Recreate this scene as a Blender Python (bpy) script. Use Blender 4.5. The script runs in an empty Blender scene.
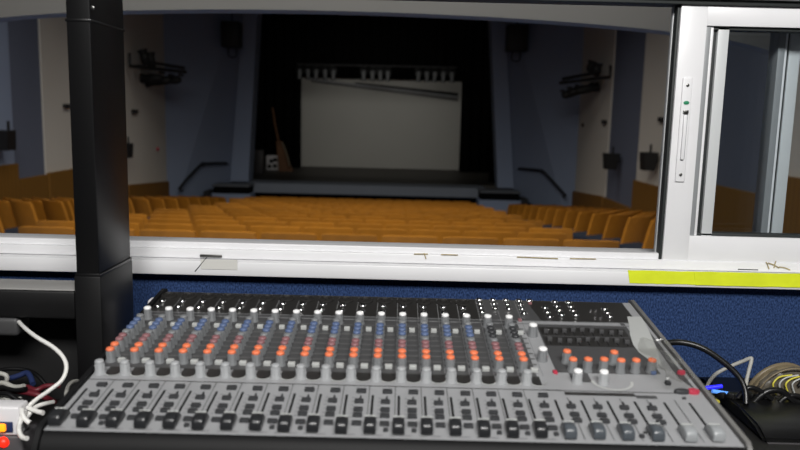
import bpy, bmesh, random
from math import *
from mathutils import Vector, Matrix
random.seed(7)
C = bpy.context.scene.collection
CZ = 1.19                                   # camera height above the booth floor
FP, PIT, ROL = 740.0, radians(8.4), radians(1.4)

# ---------------------------------------------------------------- camera geometry
ca, sa, cr, sr = cos(PIT), sin(PIT), cos(ROL), sin(ROL)
FW = Vector((0, ca, -sa)); UP0 = Vector((0, sa, ca)); RT0 = Vector((1, 0, 0))
RT = RT0 * cr + UP0 * sr; UP = UP0 * cr - RT0 * sr
def ray(px, py): return FW + RT * ((px - 400) / FP) - UP * ((py - 225) / FP)
def at(px, py, Y):                          # a point at distance Y from the booth eye
    d = ray(px, py); p = d * (Y / d.y); p.z += CZ; return p
def atz(px, py, z):
    d = ray(px, py); p = d * ((z - CZ) / d.z); p.z += CZ; return p
def proj(p):
    q = Vector(p) - Vector((0, 0, CZ)); d = q.dot(FW)
    return 400 + FP * q.dot(RT) / d, 225 - FP * q.dot(UP) / d

# ---------------------------------------------------------------- materials
def lin(c):
    return tuple(((v / 255) / 12.92 if v / 255 <= .04045 else ((v / 255 + .055) / 1.055) ** 2.4) for v in c) + (1,)
def mat(name, col, rough=.5, metal=0., spec=.5, var=0., scale=20., bump=0., bscale=200., coat=0., rnd=0.):
    m = bpy.data.materials.new(name); m.use_nodes = True
    nt = m.node_tree; b = nt.nodes['Principled BSDF']
    c = lin(col)
    b.inputs['Base Color'].default_value = c
    b.inputs['Roughness'].default_value = rough
    b.inputs['Metallic'].default_value = metal
    b.inputs['Specular IOR Level'].default_value = spec
    b.inputs['Coat Weight'].default_value = coat
    tc = nt.nodes.new('ShaderNodeTexCoord')
    if var or rnd:
        mx = nt.nodes.new('ShaderNodeMix'); mx.data_type = 'RGBA'; mx.blend_type = 'MULTIPLY'
        mx.inputs['Factor'].default_value = 1; mx.inputs['A'].default_value = c
        n = nt.nodes.new('ShaderNodeTexNoise'); n.inputs['Scale'].default_value = scale; n.inputs['Detail'].default_value = 4
        nt.links.new(tc.outputs['Object'], n.inputs['Vector'])
        mr = nt.nodes.new('ShaderNodeMapRange')
        mr.inputs['From Min'].default_value = .3; mr.inputs['From Max'].default_value = .7
        mr.inputs['To Min'].default_value = 1 - var; mr.inputs['To Max'].default_value = 1 + var * .4
        nt.links.new(n.outputs['Fac'], mr.inputs['Value'])
        out = mr.outputs['Result']
        if rnd:
            oi = nt.nodes.new('ShaderNodeObjectInfo'); m2 = nt.nodes.new('ShaderNodeMapRange')
            m2.inputs['To Min'].default_value = 1 - rnd; m2.inputs['To Max'].default_value = 1 + rnd * .5
            nt.links.new(oi.outputs['Random'], m2.inputs['Value'])
            mu = nt.nodes.new('ShaderNodeMath'); mu.operation = 'MULTIPLY'
            nt.links.new(out, mu.inputs[0]); nt.links.new(m2.outputs['Result'], mu.inputs[1]); out = mu.outputs[0]
        nt.links.new(out, mx.inputs['B'])
        nt.links.new(mx.outputs['Result'], b.inputs['Base Color'])
    if bump:
        n2 = nt.nodes.new('ShaderNodeTexNoise'); n2.inputs['Scale'].default_value = bscale; n2.inputs['Detail'].default_value = 3
        bp = nt.nodes.new('ShaderNodeBump'); bp.inputs['Strength'].default_value = bump; bp.inputs['Distance'].default_value = .01
        nt.links.new(tc.outputs['Object'], n2.inputs['Vector']); nt.links.new(n2.outputs['Fac'], bp.inputs['Height'])
        nt.links.new(bp.outputs['Normal'], b.inputs['Normal'])
    return m
def emit(name, col, s):
    m = mat(name, col, .4); b = m.node_tree.nodes['Principled BSDF']
    b.inputs['Emission Color'].default_value = lin(col); b.inputs['Emission Strength'].default_value = s
    return m
def clear(name, tint, gloss, rough):
    m = bpy.data.materials.new(name); m.use_nodes = True; nt = m.node_tree
    nt.nodes.remove(nt.nodes['Principled BSDF']); o = nt.nodes['Material Output']
    t = nt.nodes.new('ShaderNodeBsdfTransparent'); t.inputs['Color'].default_value = tint
    g = nt.nodes.new('ShaderNodeBsdfGlossy'); g.inputs['Roughness'].default_value = rough
    x = nt.nodes.new('ShaderNodeMixShader')
    if gloss is None:
        fr = nt.nodes.new('ShaderNodeFresnel'); fr.inputs['IOR'].default_value = 1.45
        nt.links.new(fr.outputs[0], x.inputs[0])
    else: x.inputs[0].default_value = gloss
    nt.links.new(t.outputs[0], x.inputs[1]); nt.links.new(g.outputs[0], x.inputs[2])
    nt.links.new(x.outputs[0], o.inputs['Surface']); return m

M = {}
M['white'] = mat('white_aluminium', (232, 232, 234), .35, var=.05, scale=6)
M['whitegrey'] = mat('pale_grey_aluminium', (200, 203, 204), .4)
M['bead'] = mat('grey_glazing_bead', (140, 143, 145), .45)
M['gasket'] = mat('dark_rubber_gasket', (38, 42, 42), .6)
M['chrome'] = mat('bright_metal', (225, 225, 225), .18, 1.)
M['steel'] = mat('dull_steel', (120, 120, 118), .35, 1.)
M['green'] = mat('green_indicator', (40, 135, 95), .4)
M['tape'] = mat('yellow_green_tape', (226, 238, 40), .55, var=.10, scale=25, bump=.15, bscale=30)
M['wornwhite'] = mat('worn_paint', (176, 160, 118), .7, var=.4, scale=120)
M['cleartape'] = mat('grey_clear_tape', (214, 213, 208), .3)
M['black'] = mat('black_laminate', (14, 14, 15), .45, spec=.35, var=.1, scale=9)
M['blackg'] = mat('black_gloss', (13, 13, 14), .34)
M['blackm'] = mat('black_matt', (13, 13, 14), .85)
M['shelfblack'] = mat('black_shelf_laminate', (14, 14, 15), .4, spec=.35)
M['desk'] = mat('dark_desk', (26, 25, 25), .5)
M['panel'] = mat('silver_console_panel', (148, 149, 151), .45, var=.04, scale=40)
M['dark'] = mat('charcoal_panel_print', (70, 70, 71), .5)  # charcoal lifted to take in the haze of a clear cover
M['darker'] = mat('near_black_panel_print', (40, 39, 38), .45)  # black lifted too, painting the same haze into the print
M['line'] = mat('panel_line_print', (120, 121, 122), .5)
M['body'] = mat('console_body', (20, 20, 21), .6, spec=.2)
M['marks'] = mat('faint_panel_marks', (88, 88, 88), .5)
M['cheek'] = mat('grey_console_cheek', (86, 85, 83), .4)
M['edge'] = mat('grey_console_edge', (104, 103, 101), .5)
M['beamtop'] = mat('pale_top_grey', (150, 149, 147), .35)
M['knob'] = mat('grey_knob_plastic', (118, 120, 122), .5)
M['lknob'] = mat('light_grey_knob_plastic', (158, 160, 162), .45)
M['capw'] = mat('white_cap', (240, 240, 240), .3)
M['capo'] = mat('orange_cap', (228, 120, 80), .5)
M['capr'] = mat('dull_red_cap', (134, 94, 97), .5)
M['capb'] = mat('dull_blue_cap', (84, 100, 134), .5)
M['capk'] = mat('charcoal_button', (52, 53, 55), .45)
M['capl'] = mat('pale_button', (176, 178, 176), .45)
M['fader'] = mat('black_fader_cap', (36, 37, 39), .3)
M['gfader'] = mat('grey_fader_cap', (74, 79, 84), .28)
M['lfader'] = mat('light_fader_cap', (142, 145, 147), .3)
M['red'] = mat('red_button', (176, 52, 72), .45)
M['film'] = clear('clear_film', (.95, .95, .94, 1), .10, .22)
M['glass'] = clear('window_glass', (.93, .95, .96, 1), .05, .02)
M['wcable'] = mat('white_cable', (222, 221, 217), .45)
M['gcable'] = mat('grey_cable', (165, 164, 158), .5)
M['kcable'] = mat('black_cable', (15, 15, 16), .35)
M['bcable'] = mat('beige_cable', (116, 104, 82), .45)
M['ycable'] = mat('yellow_wire', (205, 195, 70), .45)
M['rcable'] = mat('dark_red_cable', (92, 24, 34), .5)
M['ncable'] = mat('navy_cable', (32, 44, 82), .5)
M['bag'] = mat('smoky_plastic', (92, 86, 76), .28, spec=.6, var=.35, scale=18, bump=.4, bscale=25)
M['wplastic'] = mat('white_plastic', (222, 220, 222), .4)
M['gplastic'] = mat('dark_grey_plastic', (78, 76, 78), .5)
M['adapter'] = mat('charcoal_plastic', (60, 60, 61), .55)
M['orangeled'] = emit('lit_orange_rocker', (255, 140, 20), 1.6)
M['redled'] = emit('lit_red_lamp', (255, 40, 20), 1.1)
M['blueled'] = emit('lit_blue_lamp', (40, 40, 255), .7)
M['cyanled'] = emit('lit_pale_blue_lamp', (90, 150, 235), .5)
# auditorium
M['cream'] = mat('cream_wall_paint', (206, 202, 194), .8, var=.05, scale=.7)
M['blue'] = mat('grey_blue_wall_paint', (138, 151, 176), .8, var=.05, scale=.7)
M['dblue'] = mat('dark_blue_wall_paint', (98, 105, 124), .8, var=.05, scale=.7)
M['lblue'] = mat('pale_blue_column_paint', (146, 160, 186), .8, var=.05, scale=.7)
M['lip'] = mat('stage_lip_paint', (128, 136, 148), .7, var=.05, scale=2)
M['carpet'] = mat('blue_aisle_carpet', (78, 98, 134), .95, var=.1, scale=3)
M['apron'] = mat('grey_apron_paint', (92, 96, 102), .6)
M['step'] = mat('charcoal_step_carpet', (40, 41, 44), .9)
M['stage'] = mat('black_stage_floor', (66, 63, 58), .55, var=.12, scale=1.5)
M['curtain'] = mat('black_velvet', (11, 11, 11), .95, spec=.1)
M['screen'] = mat('grey_white_screen', (196, 195, 188), .85, var=.04, scale=.5)
M['seat'] = mat('orange_beech_veneer', (192, 126, 38), .5, var=.16, scale=6, rnd=.14)
M['cushion'] = mat('navy_seat_fabric', (28, 36, 52), .9)
M['ironwork'] = mat('black_seat_iron', (16, 15, 15), .6)
M['fascia'] = mat('grey_plaster', (150, 148, 144), .75, var=.05, scale=1)
M['stagelamp'] = mat('grey_lantern_metal', (74, 75, 76), .5)
M['boom'] = mat('black_lantern_metal', (20, 20, 21), .6)
M['board'] = mat('brown_timber', (110, 74, 44), .7, var=.2, scale=3)
M['boothwall'] = mat('booth_wall_paint', (70, 70, 74), .8)
def wood_boards():
    m = mat('vertical_timber_boards', (126, 88, 30), .6); nt = m.node_tree; b = nt.nodes['Principled BSDF']
    tc = nt.nodes.new('ShaderNodeTexCoord'); sx = nt.nodes.new('ShaderNodeSeparateXYZ'); nt.links.new(tc.outputs['Object'], sx.inputs[0])
    mu = nt.nodes.new('ShaderNodeMath'); mu.operation = 'MULTIPLY'; mu.inputs[1].default_value = 9.; nt.links.new(sx.outputs['Y'], mu.inputs[0])
    fr = nt.nodes.new('ShaderNodeMath'); fr.operation = 'FRACT'; nt.links.new(mu.outputs[0], fr.inputs[0])
    gt = nt.nodes.new('ShaderNodeMath'); gt.operation = 'GREATER_THAN'; gt.inputs[1].default_value = .12; nt.links.new(fr.outputs[0], gt.inputs[0])
    mr = nt.nodes.new('ShaderNodeMapRange'); mr.inputs['To Min'].default_value = .55; mr.inputs['To Max'].default_value = 1; nt.links.new(gt.outputs[0], mr.inputs['Value'])
    mx = nt.nodes.new('ShaderNodeMix'); mx.data_type = 'RGBA'; mx.blend_type = 'MULTIPLY'; mx.inputs['Factor'].default_value = 1
    mx.inputs['A'].default_value = lin((126, 88, 30)); nt.links.new(mr.outputs[0], mx.inputs['B']); nt.links.new(mx.outputs['Result'], b.inputs['Base Color'])
    return m
M['dado'] = wood_boards()
def fabric():
    m = mat('woven_blue_wall_fabric', (34, 60, 122), .95, spec=.15); nt = m.node_tree; b = nt.nodes['Principled BSDF']
    tc = nt.nodes.new('ShaderNodeTexCoord')
    mp = nt.nodes.new('ShaderNodeMapping'); mp.inputs['Scale'].default_value = (1, 1, .55); nt.links.new(tc.outputs['Object'], mp.inputs['Vector'])
    n = nt.nodes.new('ShaderNodeTexNoise'); n.inputs['Scale'].default_value = 420; n.inputs['Detail'].default_value = 2; nt.links.new(mp.outputs[0], n.inputs['Vector'])
    r = nt.nodes.new('ShaderNodeValToRGB'); e = r.color_ramp.elements
    e[0].position = .34; e[0].color = lin((24, 40, 72)); e[1].position = .68; e[1].color = lin((56, 78, 122)); nt.links.new(n.outputs['Fac'], r.inputs[0])
    nt.links.new(r.outputs[0], b.inputs['Base Color'])
    bp = nt.nodes.new('ShaderNodeBump'); bp.inputs['Strength'].default_value = .35; bp.inputs['Distance'].default_value = .003
    nt.links.new(n.outputs['Fac'], bp.inputs['Height']); nt.links.new(bp.outputs['Normal'], b.inputs['Normal'])
    return m
M['fabric'] = fabric()

# ---------------------------------------------------------------- mesh helpers
def bm_new(): return bmesh.new()
def box(bm, c, s, rot=None, mi=0, bev=0, seg=2):
    r = bmesh.ops.create_cube(bm, size=1); vs = r['verts']
    for v in vs: v.co = Vector((v.co.x * s[0], v.co.y * s[1], v.co.z * s[2]))
    fs = list({f for v in vs for f in v.link_faces})
    if bev:
        es = list({e for v in vs for e in v.link_edges})
        rb = bmesh.ops.bevel(bm, geom=es, offset=bev, segments=seg, affect='EDGES', profile=.5)
        vs = list({v for f in rb['faces'] for v in f.verts} | {v for v in vs if v.is_valid})
        fs = list({f for v in vs for f in v.link_faces})
    for f in fs: f.material_index = mi
    mtx = Matrix.Translation(Vector(c)) @ (rot.to_4x4() if rot else Matrix.Identity(4))
    bmesh.ops.transform(bm, matrix=mtx, verts=vs); return vs
def box2(bm, a, b, mi=0, bev=0, seg=2):
    a, b = Vector(a), Vector(b); s = b - a
    return box(bm, (a + b) / 2, (abs(s.x), abs(s.y), abs(s.z)), None, mi, bev, seg)
def lathe(bm, prof, n=16, mtx=None, mi=0):      # prof: (radius, height) from bottom to top
    rings = []
    for r, z in prof:
        if r < 1e-6: rings.append([bm.verts.new((0, 0, z))])
        else: rings.append([bm.verts.new((r * cos(2 * pi * k / n), r * sin(2 * pi * k / n), z)) for k in range(n)])
    fs = []
    for a, b in zip(rings, rings[1:]):
        for k in range(n):
            k2 = (k + 1) % n
            if len(a) == 1 and len(b) == 1: continue
            if len(a) == 1: fs.append(bm.faces.new((a[0], b[k2], b[k])) if False else bm.faces.new((a[0], b[k], b[k2])))
            elif len(b) == 1: fs.append(bm.faces.new((a[k], a[k2], b[0])))
            else: fs.append(bm.faces.new((a[k], a[k2], b[k2], b[k])))
    for ring, flip in ((rings[0], True), (rings[-1], False)):
        if len(ring) > 1: fs.append(bm.faces.new(list(reversed(ring)) if flip else ring))
    for f in fs: f.material_index = mi
    if mtx is not None: bmesh.ops.transform(bm, matrix=mtx, verts=[v for r in rings for v in r])
def spline(pts, n=8):
    pts = [Vector(p) for p in pts]
    if len(pts) < 3: return pts
    out = []
    for i in range(len(pts) - 1):
        p0, p1, p2, p3 = pts[max(i - 1, 0)], pts[i], pts[i + 1], pts[min(i + 2, len(pts) - 1)]
        for k in range(n):
            t = k / n
            out.append(.5 * ((2 * p1) + (p2 - p0) * t + (2 * p0 - 5 * p1 + 4 * p2 - p3) * t * t + (3 * p1 - p0 - 3 * p2 + p3) * t ** 3))
    return out + [pts[-1]]
def tube(bm, pts, r, n=10, smooth=8, mi=0, closed=False):
    ps = spline(pts, smooth) if smooth else [Vector(p) for p in pts]
    rings = []; m = len(ps); ref = None
    for i, p in enumerate(ps):
        if closed: d = (ps[(i + 1) % m] - ps[i - 1]).normalized()
        else: d = (ps[min(i + 1, m - 1)] - ps[max(i - 1, 0)]).normalized()
        if ref is None: ref = Vector((0, 0, 1)) if abs(d.z) < .9 else Vector((1, 0, 0))
        a = (ref - d * ref.dot(d)).normalized(); b = d.cross(a); ref = a
        rr = r[i] if isinstance(r, list) else r
        rings.append([bm.verts.new(p + (a * cos(2 * pi * k / n) + b * sin(2 * pi * k / n)) * rr) for k in range(n)])
    seq = list(zip(rings, rings[1:])) + ([(rings[-1], rings[0])] if closed else [])
    for A, B in seq:
        for k in range(n):
            f = bm.faces.new((A[k], A[(k + 1) % n], B[(k + 1) % n], B[k])); f.material_index = mi
    if not closed:
        bm.faces.new(list(reversed(rings[0]))).material_index = mi; bm.faces.new(rings[-1]).material_index = mi
def prism(bm, pts, vec, mi=0):                # closed solid from polygon pts swept along vec
    vec = Vector(vec); a = [bm.verts.new(Vector(p)) for p in pts]; b = [bm.verts.new(Vector(p) + vec) for p in pts]
    fs = [bm.faces.new(list(reversed(a))), bm.faces.new(b)]
    for k in range(len(a)):
        k2 = (k + 1) % len(a); fs.append(bm.faces.new((a[k], a[k2], b[k2], b[k])))
    for f in fs: f.material_index = mi
def mk(name, bm, mats, parent=None, smooth=None, recalc=True):
    if recalc: bmesh.ops.recalc_face_normals(bm, faces=bm.faces)
    me = bpy.data.meshes.new(name); bm.to_mesh(me); bm.free()
    for m in (mats if isinstance(mats, (list, tuple)) else [mats]): me.materials.append(M[m] if isinstance(m, str) else m)
    if smooth is not None:
        for p in me.polygons: p.use_smooth = True
        try: me.set_sharp_from_angle(angle=radians(smooth))
        except Exception: pass
    o = bpy.data.objects.new(name, me); C.objects.link(o)
    if parent: o.parent = parent
    return o
def dupe(o, parent=None, mtx=None):
    c = o.copy(); C.objects.link(c)
    if parent is not None: c.parent = parent
    if mtx is not None: c.matrix_local = mtx
    return c
def empty(name, loc=(0, 0, 0), rz=0):
    o = bpy.data.objects.new(name, None); C.objects.link(o); o.location = loc; o.rotation_euler = (0, 0, rz); o.empty_display_size = .1
    return o
def tag(o, label, cat, group=None):
    o['label'] = label; o['category'] = cat
    if group: o['group'] = group
    return o
def struct(o): o['kind'] = 'structure'; return o
ORD = ['first', 'second', 'third', 'fourth', 'fifth', 'sixth', 'seventh', 'eighth', 'ninth', 'tenth', 'eleventh', 'twelfth', 'thirteenth', 'fourteenth', 'fifteenth', 'sixteenth', 'seventeenth', 'eighteenth', 'nineteenth', 'twentieth']

# ================================================================ BOOTH SHELL
WY = 1.25
R = lambda z: z + CZ                          # heights given from the eye
b = bm_new(); box2(b, (-1.9, -1.5, -.06), (1.9, 1.40, 0)); struct(mk('floor', b, 'desk'))
b = bm_new(); box2(b, (-1.9, -1.5, 2.6), (1.9, 1.40, 2.66)); struct(mk('ceiling', b, 'boothwall'))
b = bm_new(); box2(b, (-1.96, -1.5, 0), (-1.9, 1.25, 2.6)); struct(mk('wall_left', b, 'boothwall'))
b = bm_new(); box2(b, (1.9, -1.5, 0), (1.96, 1.25, 2.6)); struct(mk('wall_right', b, 'boothwall'))
b = bm_new(); box2(b, (-1.9, -1.56, 0), (1.9, -1.5, 2.6)); struct(mk('wall_back', b, 'boothwall'))
b = bm_new(); box2(b, (-1.96, WY, 0), (1.96, WY + .12, R(-.272))); struct(mk('wall_front', b, 'fabric'))
b = bm_new(); box2(b, (-1.96, WY, R(.215)), (1.96, WY + .12, 2.6)); struct(mk('wall_front_upper', b, 'boothwall'))
# window frame around the opening
win = struct(empty('window_1', (0, WY, R(-.275))))
L0 = lambda x, y, z: (x, y - WY, z - R(-.275))   # local coordinates of the window
def wbox(name, a, c, m, bev=.0015, par=None):
    b = bm_new(); box2(b, L0(*a), L0(*c), 0, bev); return mk(name, b, m, par or win, 35)
wbox('sill_nose', (-1.9, WY - .026, R(-.2755)), (1.9, WY + .004, R(-.2505)), 'white', .003)
wbox('bottom_rail', (-1.9, WY - .006, R(-.250)), (1.9, WY + .03, R(-.2335)), 'white', .002)
wbox('track_upstand', (-1.9, WY + .004, R(-.236)), (.452, WY + .02, R(-.2235)), 'white', .002)
wbox('track_upstand', (-1.9, WY + .045, R(-.250)), (1.9, WY + .10, R(-.232)), 'white', .002)
wbox('head_gasket', (-1.9, WY - .008, R(.1905)), (1.9, WY + .032, R(.199)), 'gasket', .001)
wbox('head_rail', (-1.9, WY - .018, R(.199)), (1.9, WY + .036, R(.225)), 'whitegrey', .002)
# sill details: mitre joint, slot plate, worn paint, tape patch
b = bm_new(); p, q = at(195, 271.5, WY - .0265), at(207, 257, WY - .0265)
tube(b, [Vector(L0(*p)), Vector(L0(*q))], .0008, 6, 0); mk('mitre_joint', b, 'gasket', win)
b = bm_new(); p = at(211, 256, WY - .007); box(b, L0(p.x, WY - .007, p.z), (.038, .003, .005), None, 0, .001); mk('drain_slot', b, 'steel', win, 35)
b = bm_new(); p = at(219, 264.5, WY - .027); box(b, L0(p.x, WY - .0265, p.z), (.062, .001, .017), None); mk('repair_patch', b, 'cleartape', win)
for (x0, y0, x1, y1) in ((414, 254, 428, 254), (424, 253, 426, 259), (441, 254.5, 458, 255), (517, 257, 558, 258.6), (570, 258.5, 596, 259)):
    b = bm_new(); p, q = at(x0, y0, WY - .007), at(x1, y1, WY - .007)
    tube(b, [L0(*p), L0(*((p + q) / 2)), L0(*q)], .0009, 5, 3); mk('paint_chip', b, 'wornwhite', win)
for (x0, y0, x1, y1) in ((766, 262, 769, 269), (768, 263, 779, 268), (776, 261, 774, 268), (779, 267, 790, 270)):
    b = bm_new(); p, q = at(x0, y0, WY - .007), at(x1, y1, WY - .007)
    tube(b, [L0(*p), L0(*((p + q) / 2 + Vector((0, 0, .0012)))), L0(*q)], .001, 5, 3); mk('glue_streak', b, 'wornwhite', win)
b = bm_new(); p, q = at(738, 269.4, WY - .0265), at(758, 270, WY - .0265); tube(b, [L0(*p), L0(*q)], .0009, 5, 0); mk('drain_slit', b, 'gasket', win)
# sliding sash in front
SX0, SX1 = .451, .735
sash = struct(empty('window_2', (SX0, WY, R(-.2335))))
def sbox(name, a, c, m, bev=.0015, par=None):
    b = bm_new(); box2(b, (a[0] - SX0, a[1] - WY, a[2] - R(-.2335)), (c[0] - SX0, c[1] - WY, c[2] - R(-.2335)), 0, bev); return mk(name, b, m, par or sash, 35)
zb, zt, ob, ot = R(-.2335), R(.190), R(-.191), R(.158)
SF = WY - .002
sbox('stile', (SX0, SF, zb), (.4945, SF + .032, zt), 'white', .0004)
sbox('stile', (SX1 - .03, SF, zb), (SX1 + .012, SF + .032, zt), 'white')
sbox('top_rail', (.4945, SF, ot), (SX1 - .03, SF + .032, zt), 'white', .0004)
sbox('bottom_rail', (.4945, SF, zb), (SX1 - .03, SF + .032, ob), 'white', .0004)
sbox('edge_gasket', (SX0 - .0048, SF + .004, zb), (SX0, SF + .028, zt), 'gasket', .001)
sbox('edge_strip', (SX0 - .0062, SF + .020, zb), (SX0 - .0015, SF + .03, zt), 'whitegrey', .0008)
sbox('glazing_bead', (.4945, SF + .003, ob), (.5035, SF + .028, ot), 'bead', .001)
sbox('glazing_bead', (.5035, SF + .005, ob), (.5085, SF + .028, ot), 'white', .001)
sbox('glazing_gasket', (.5085, SF + .012, ob), (.5165, SF + .030, ot), 'gasket', .001)
sbox('glazing_gasket', (.4945, SF + .006, ob), (SX1 - .03, SF + .028, ob + .005), 'gasket', .001)
sbox('glazing_gasket', (.4945, SF + .006, ot - .006), (SX1 - .03, SF + .028, ot), 'gasket', .001)
sbox('inner_strip', (.5165, SF + .006, ob), (.5345, SF + .024, ot), 'whitegrey', .0005)
g = sbox('glass_pane', (.5345, SF + .018, ob + .005), (SX1 - .03, SF + .022, ot - .006), 'glass', 0)
# lock plate
p0, p1 = at(686.3, 77.5, SF - .002), at(678.5, 182, SF - .002)
lk = bm_new(); lx = .4695; lz = (p0.z + p1.z) / 2; lh = p0.z - p1.z
box(lk, (lx - SX0, SF - .001 - WY, lz - zb), (.0165, .004, lh), None, 0, .0018, 3)
lock = mk('lock_plate', lk, 'white', sash, 35)
def lockbit(name, z, s, m, shape='box', dy=-.0036, dx=0):
    b = bm_new(); c = (lx - SX0 + dx, SF + dy - WY, z - zb)
    if shape == 'cyl': lathe(b, [(s[0], 0), (s[0], s[1]), (s[0] * .6, s[1] * 1.4)], 14, Matrix.Translation(c) @ Matrix.Rotation(pi / 2, 4, 'X') @ Matrix.Diagonal((1, s[2], 1, 1)))
    else: box(b, c, s, None, 0, .0008)
    return mk(name, b, m, lock, 35)
lockbit('screw', p0.z - .0125, (.0026, .0012, 1), 'steel', 'cyl', -.003)
lockbit('screw', p1.z + .0125, (.0026, .0012, 1), 'steel', 'cyl', -.003)
lockbit('indicator', p0.z - .041, (.0048, .001, .62), 'green', 'cyl', -.003)
lockbit('slot', p0.z - .094, (.0068, .002, .082), 'bead', 'box', -.0022, .0012)
lockbit('slider', p0.z - .098, (.0055, .005, .074), 'white', 'box', -.0045, -.0004)
lockbit('slider_tip', p0.z - .056, (.0085, .006, .005), 'steel', 'box', -.0042, -.0002)
# fixed outer sash behind
fix = struct(empty('window_3', (.5, WY + .07, R(-.232))))
FY = WY + .055
def fbox(name, a, c, m, bev=.0012):
    b = bm_new(); o = Vector((.5, WY + .07, R(-.232))); box2(b, Vector(a) - o, Vector(c) - o, 0, bev); return mk(name, b, m, fix, 35)
fbox('stile', (.475, FY, R(-.232)), (.53, FY + .035, R(.165)), 'gasket')
fbox('glazing_bead', (.641, FY - .004, R(-.232)), (.653, FY + .03, R(.19)), 'bead')
fbox('glazing_bead', (.653, FY - .001, R(-.232)), (.658, FY + .03, R(.19)), 'white')
fbox('glazing_gasket', (.658, FY + .006, R(-.232)), (.664, FY + .03, R(.19)), 'gasket')
fbox('stile', (.664, FY + .004, R(-.232)), (.684, FY + .035, R(.165)), 'whitegrey')
fbox('bottom_rail', (.475, FY + .002, R(-.236)), (.95, FY + .034, R(-.205)), 'gasket')
fbox('top_rail', (.478, FY + .002, R(.163)), (.95, FY + .034, R(.19)), 'bead')
fbox('glass_pane', (.53, FY + .014, R(-.205)), (.641, FY + .018, R(.163)), 'glass', 0)
# next stile at the far right of the picture
b = bm_new(); box2(b, (.7445, WY - .004, R(-.229)), (.80, WY + .02, R(-.09)), 0, .002); struct(mk('trim_1', b, 'whitegrey', None, 35))
# yellow tape in two overlapping lengths on the sill nose
for (x0, x1, ya, yb, dy, nm) in ((628, 697, 270.2, 283.2, -.0002, 'yellow-green tape strip on the sill under the lock side of the sash'), (694, 812, 271.5, 285.2, .0005, 'longer yellow-green tape strip on the sill running out to the corner')):
    b = bm_new(); n = 14; Y = WY - .0268 - dy; top = []; bot = []
    for k in range(n + 1):
        px = x0 + (x1 - x0) * k / n; sl = (k / n) * (x1 - x0) * .021
        top.append(at(px, ya + sl + random.uniform(-.25, .25), Y)); bot.append(at(px - (0 if k else -1.5), yb + sl + random.uniform(-.3, .3), Y))
    vt = [bm_v for bm_v in (b.verts.new(p) for p in top)]; vb = [b.verts.new(p) for p in bot]
    vt2 = [b.verts.new(p + Vector((0, -.0005, 0))) for p in top]; vb2 = [b.verts.new(p + Vector((0, -.0005, 0))) for p in bot]
    for k in range(n):
        b.faces.new((vt2[k], vt2[k + 1], vb2[k + 1], vb2[k])); b.faces.new((vb[k], vb[k + 1], vt[k + 1], vt[k]))
        b.faces.new((vt[k], vt[k + 1], vt2[k + 1], vt2[k])); b.faces.new((vb2[k], vb2[k + 1], vb[k + 1], vb[k]))
    b.faces.new((vt[0], vt2[0], vb2[0], vb[0])); b.faces.new((vt[n], vb[n], vb2[n], vt2[n]))
    tag(mk('tape_strip', b, 'tape', None, 35), nm, 'tape')

# ================================================================ DESK, RACK FRAME
DZ = R(-.44)
dk = tag(empty('desk', (0, .85, 0)), 'dark desk top carrying the mixing console below the window', 'desk')
b = bm_new(); box2(b, (-1.5, -.30, DZ - .03), (1.5, .39, DZ), 0, .003); mk('desk_top', b, 'desk', dk, 35)
for x in (-1.45, 1.45):
    b = bm_new(); box2(b, (x - .02, -.28, -0), (x + .02, .38, DZ - .03), 0, .002); mk('side_panel', b, 'desk', dk, 35)
rf = tag(empty('rack_frame', (-.43, 1.06, DZ)), 'glossy black upright post and crossbeam standing at the window', 'rack')
def rbox(name, a, c, m, bev=.002):
    b = bm_new(); o = Vector((-.43, 1.06, DZ)); box2(b, Vector(a) - o, Vector(c) - o, 0, bev); return mk(name, b, m, rf, 35)
rbox('upright', (-.446, 1.0, R(-.228)), (-.4135, 1.12, 2.2), 'shelfblack', .003)
rbox('upright_foot', (-.449, .998, DZ), (-.4115, 1.1215, R(-.229)), 'black', .003)
rbox('collar', (-.4475, .9985, R(-.231)), (-.4122, 1.121, R(-.226)), 'blackg', .001)
rbox('collar', (-.4468, .9992, R(.112)), (-.4127, 1.1208, R(.116)), 'blackg', .001)
rbox('crossbeam', (-1.2, 1.0, R(-.292)), (-.4495, 1.05, R(-.2525)), 'black', .003)
rbox('beam_top_sheen', (-1.2, 1.003, R(-.2523)), (-.4495, 1.06, R(-.2505)), 'beamtop', .0005)  # pale plate paints the lit sheen on top of the black beam
rbox('back_panel', (-1.2, 1.075, DZ), (-.4495, 1.09, R(-.295)), 'blackm', .001)
b = bm_new(); p = at(93, 8, .998); lathe(b, [(.0025, 0), (.0025, .002), (0, .003)], 12, Matrix.Translation(p - Vector((-.43, 1.06, DZ))) @ Matrix.Rotation(pi / 2, 4, 'X')); mk('screw', b, 'steel', rf, 35)

# ================================================================ MIXING CONSOLE
T = radians(7.0); MO = Vector((0, .68, DZ)); ZF = R(-.309) - DZ
mx = tag(empty('mixing_console', MO), 'large silver and black mixing console with rows of knobs and faders on the desk', 'mixing console')
cT, sT = cos(T), sin(T)
def pan(u, v, h=0): return Vector((u, v * cT - h * sT, ZF + v * sT + h * cT))   # local to the console
NR = Matrix.Rotation(T, 4, 'X')
def pmat(u, v, h=0, rz=0): return Matrix.Translation(pan(u, v, h)) @ NR @ Matrix.Rotation(rz, 4, 'Z')
def unp(px, py, h=0):
    n = Vector((0, -sT, cT)); p0 = MO + pan(0, 0, h) - Vector((0, 0, CZ)); d = ray(px, py)
    p = d * (p0.dot(n) / d.dot(n)); r = p - p0; return r.x, r.y * cT + r.z * sT
UL, UR, VB = -.340, .339, .378
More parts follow.
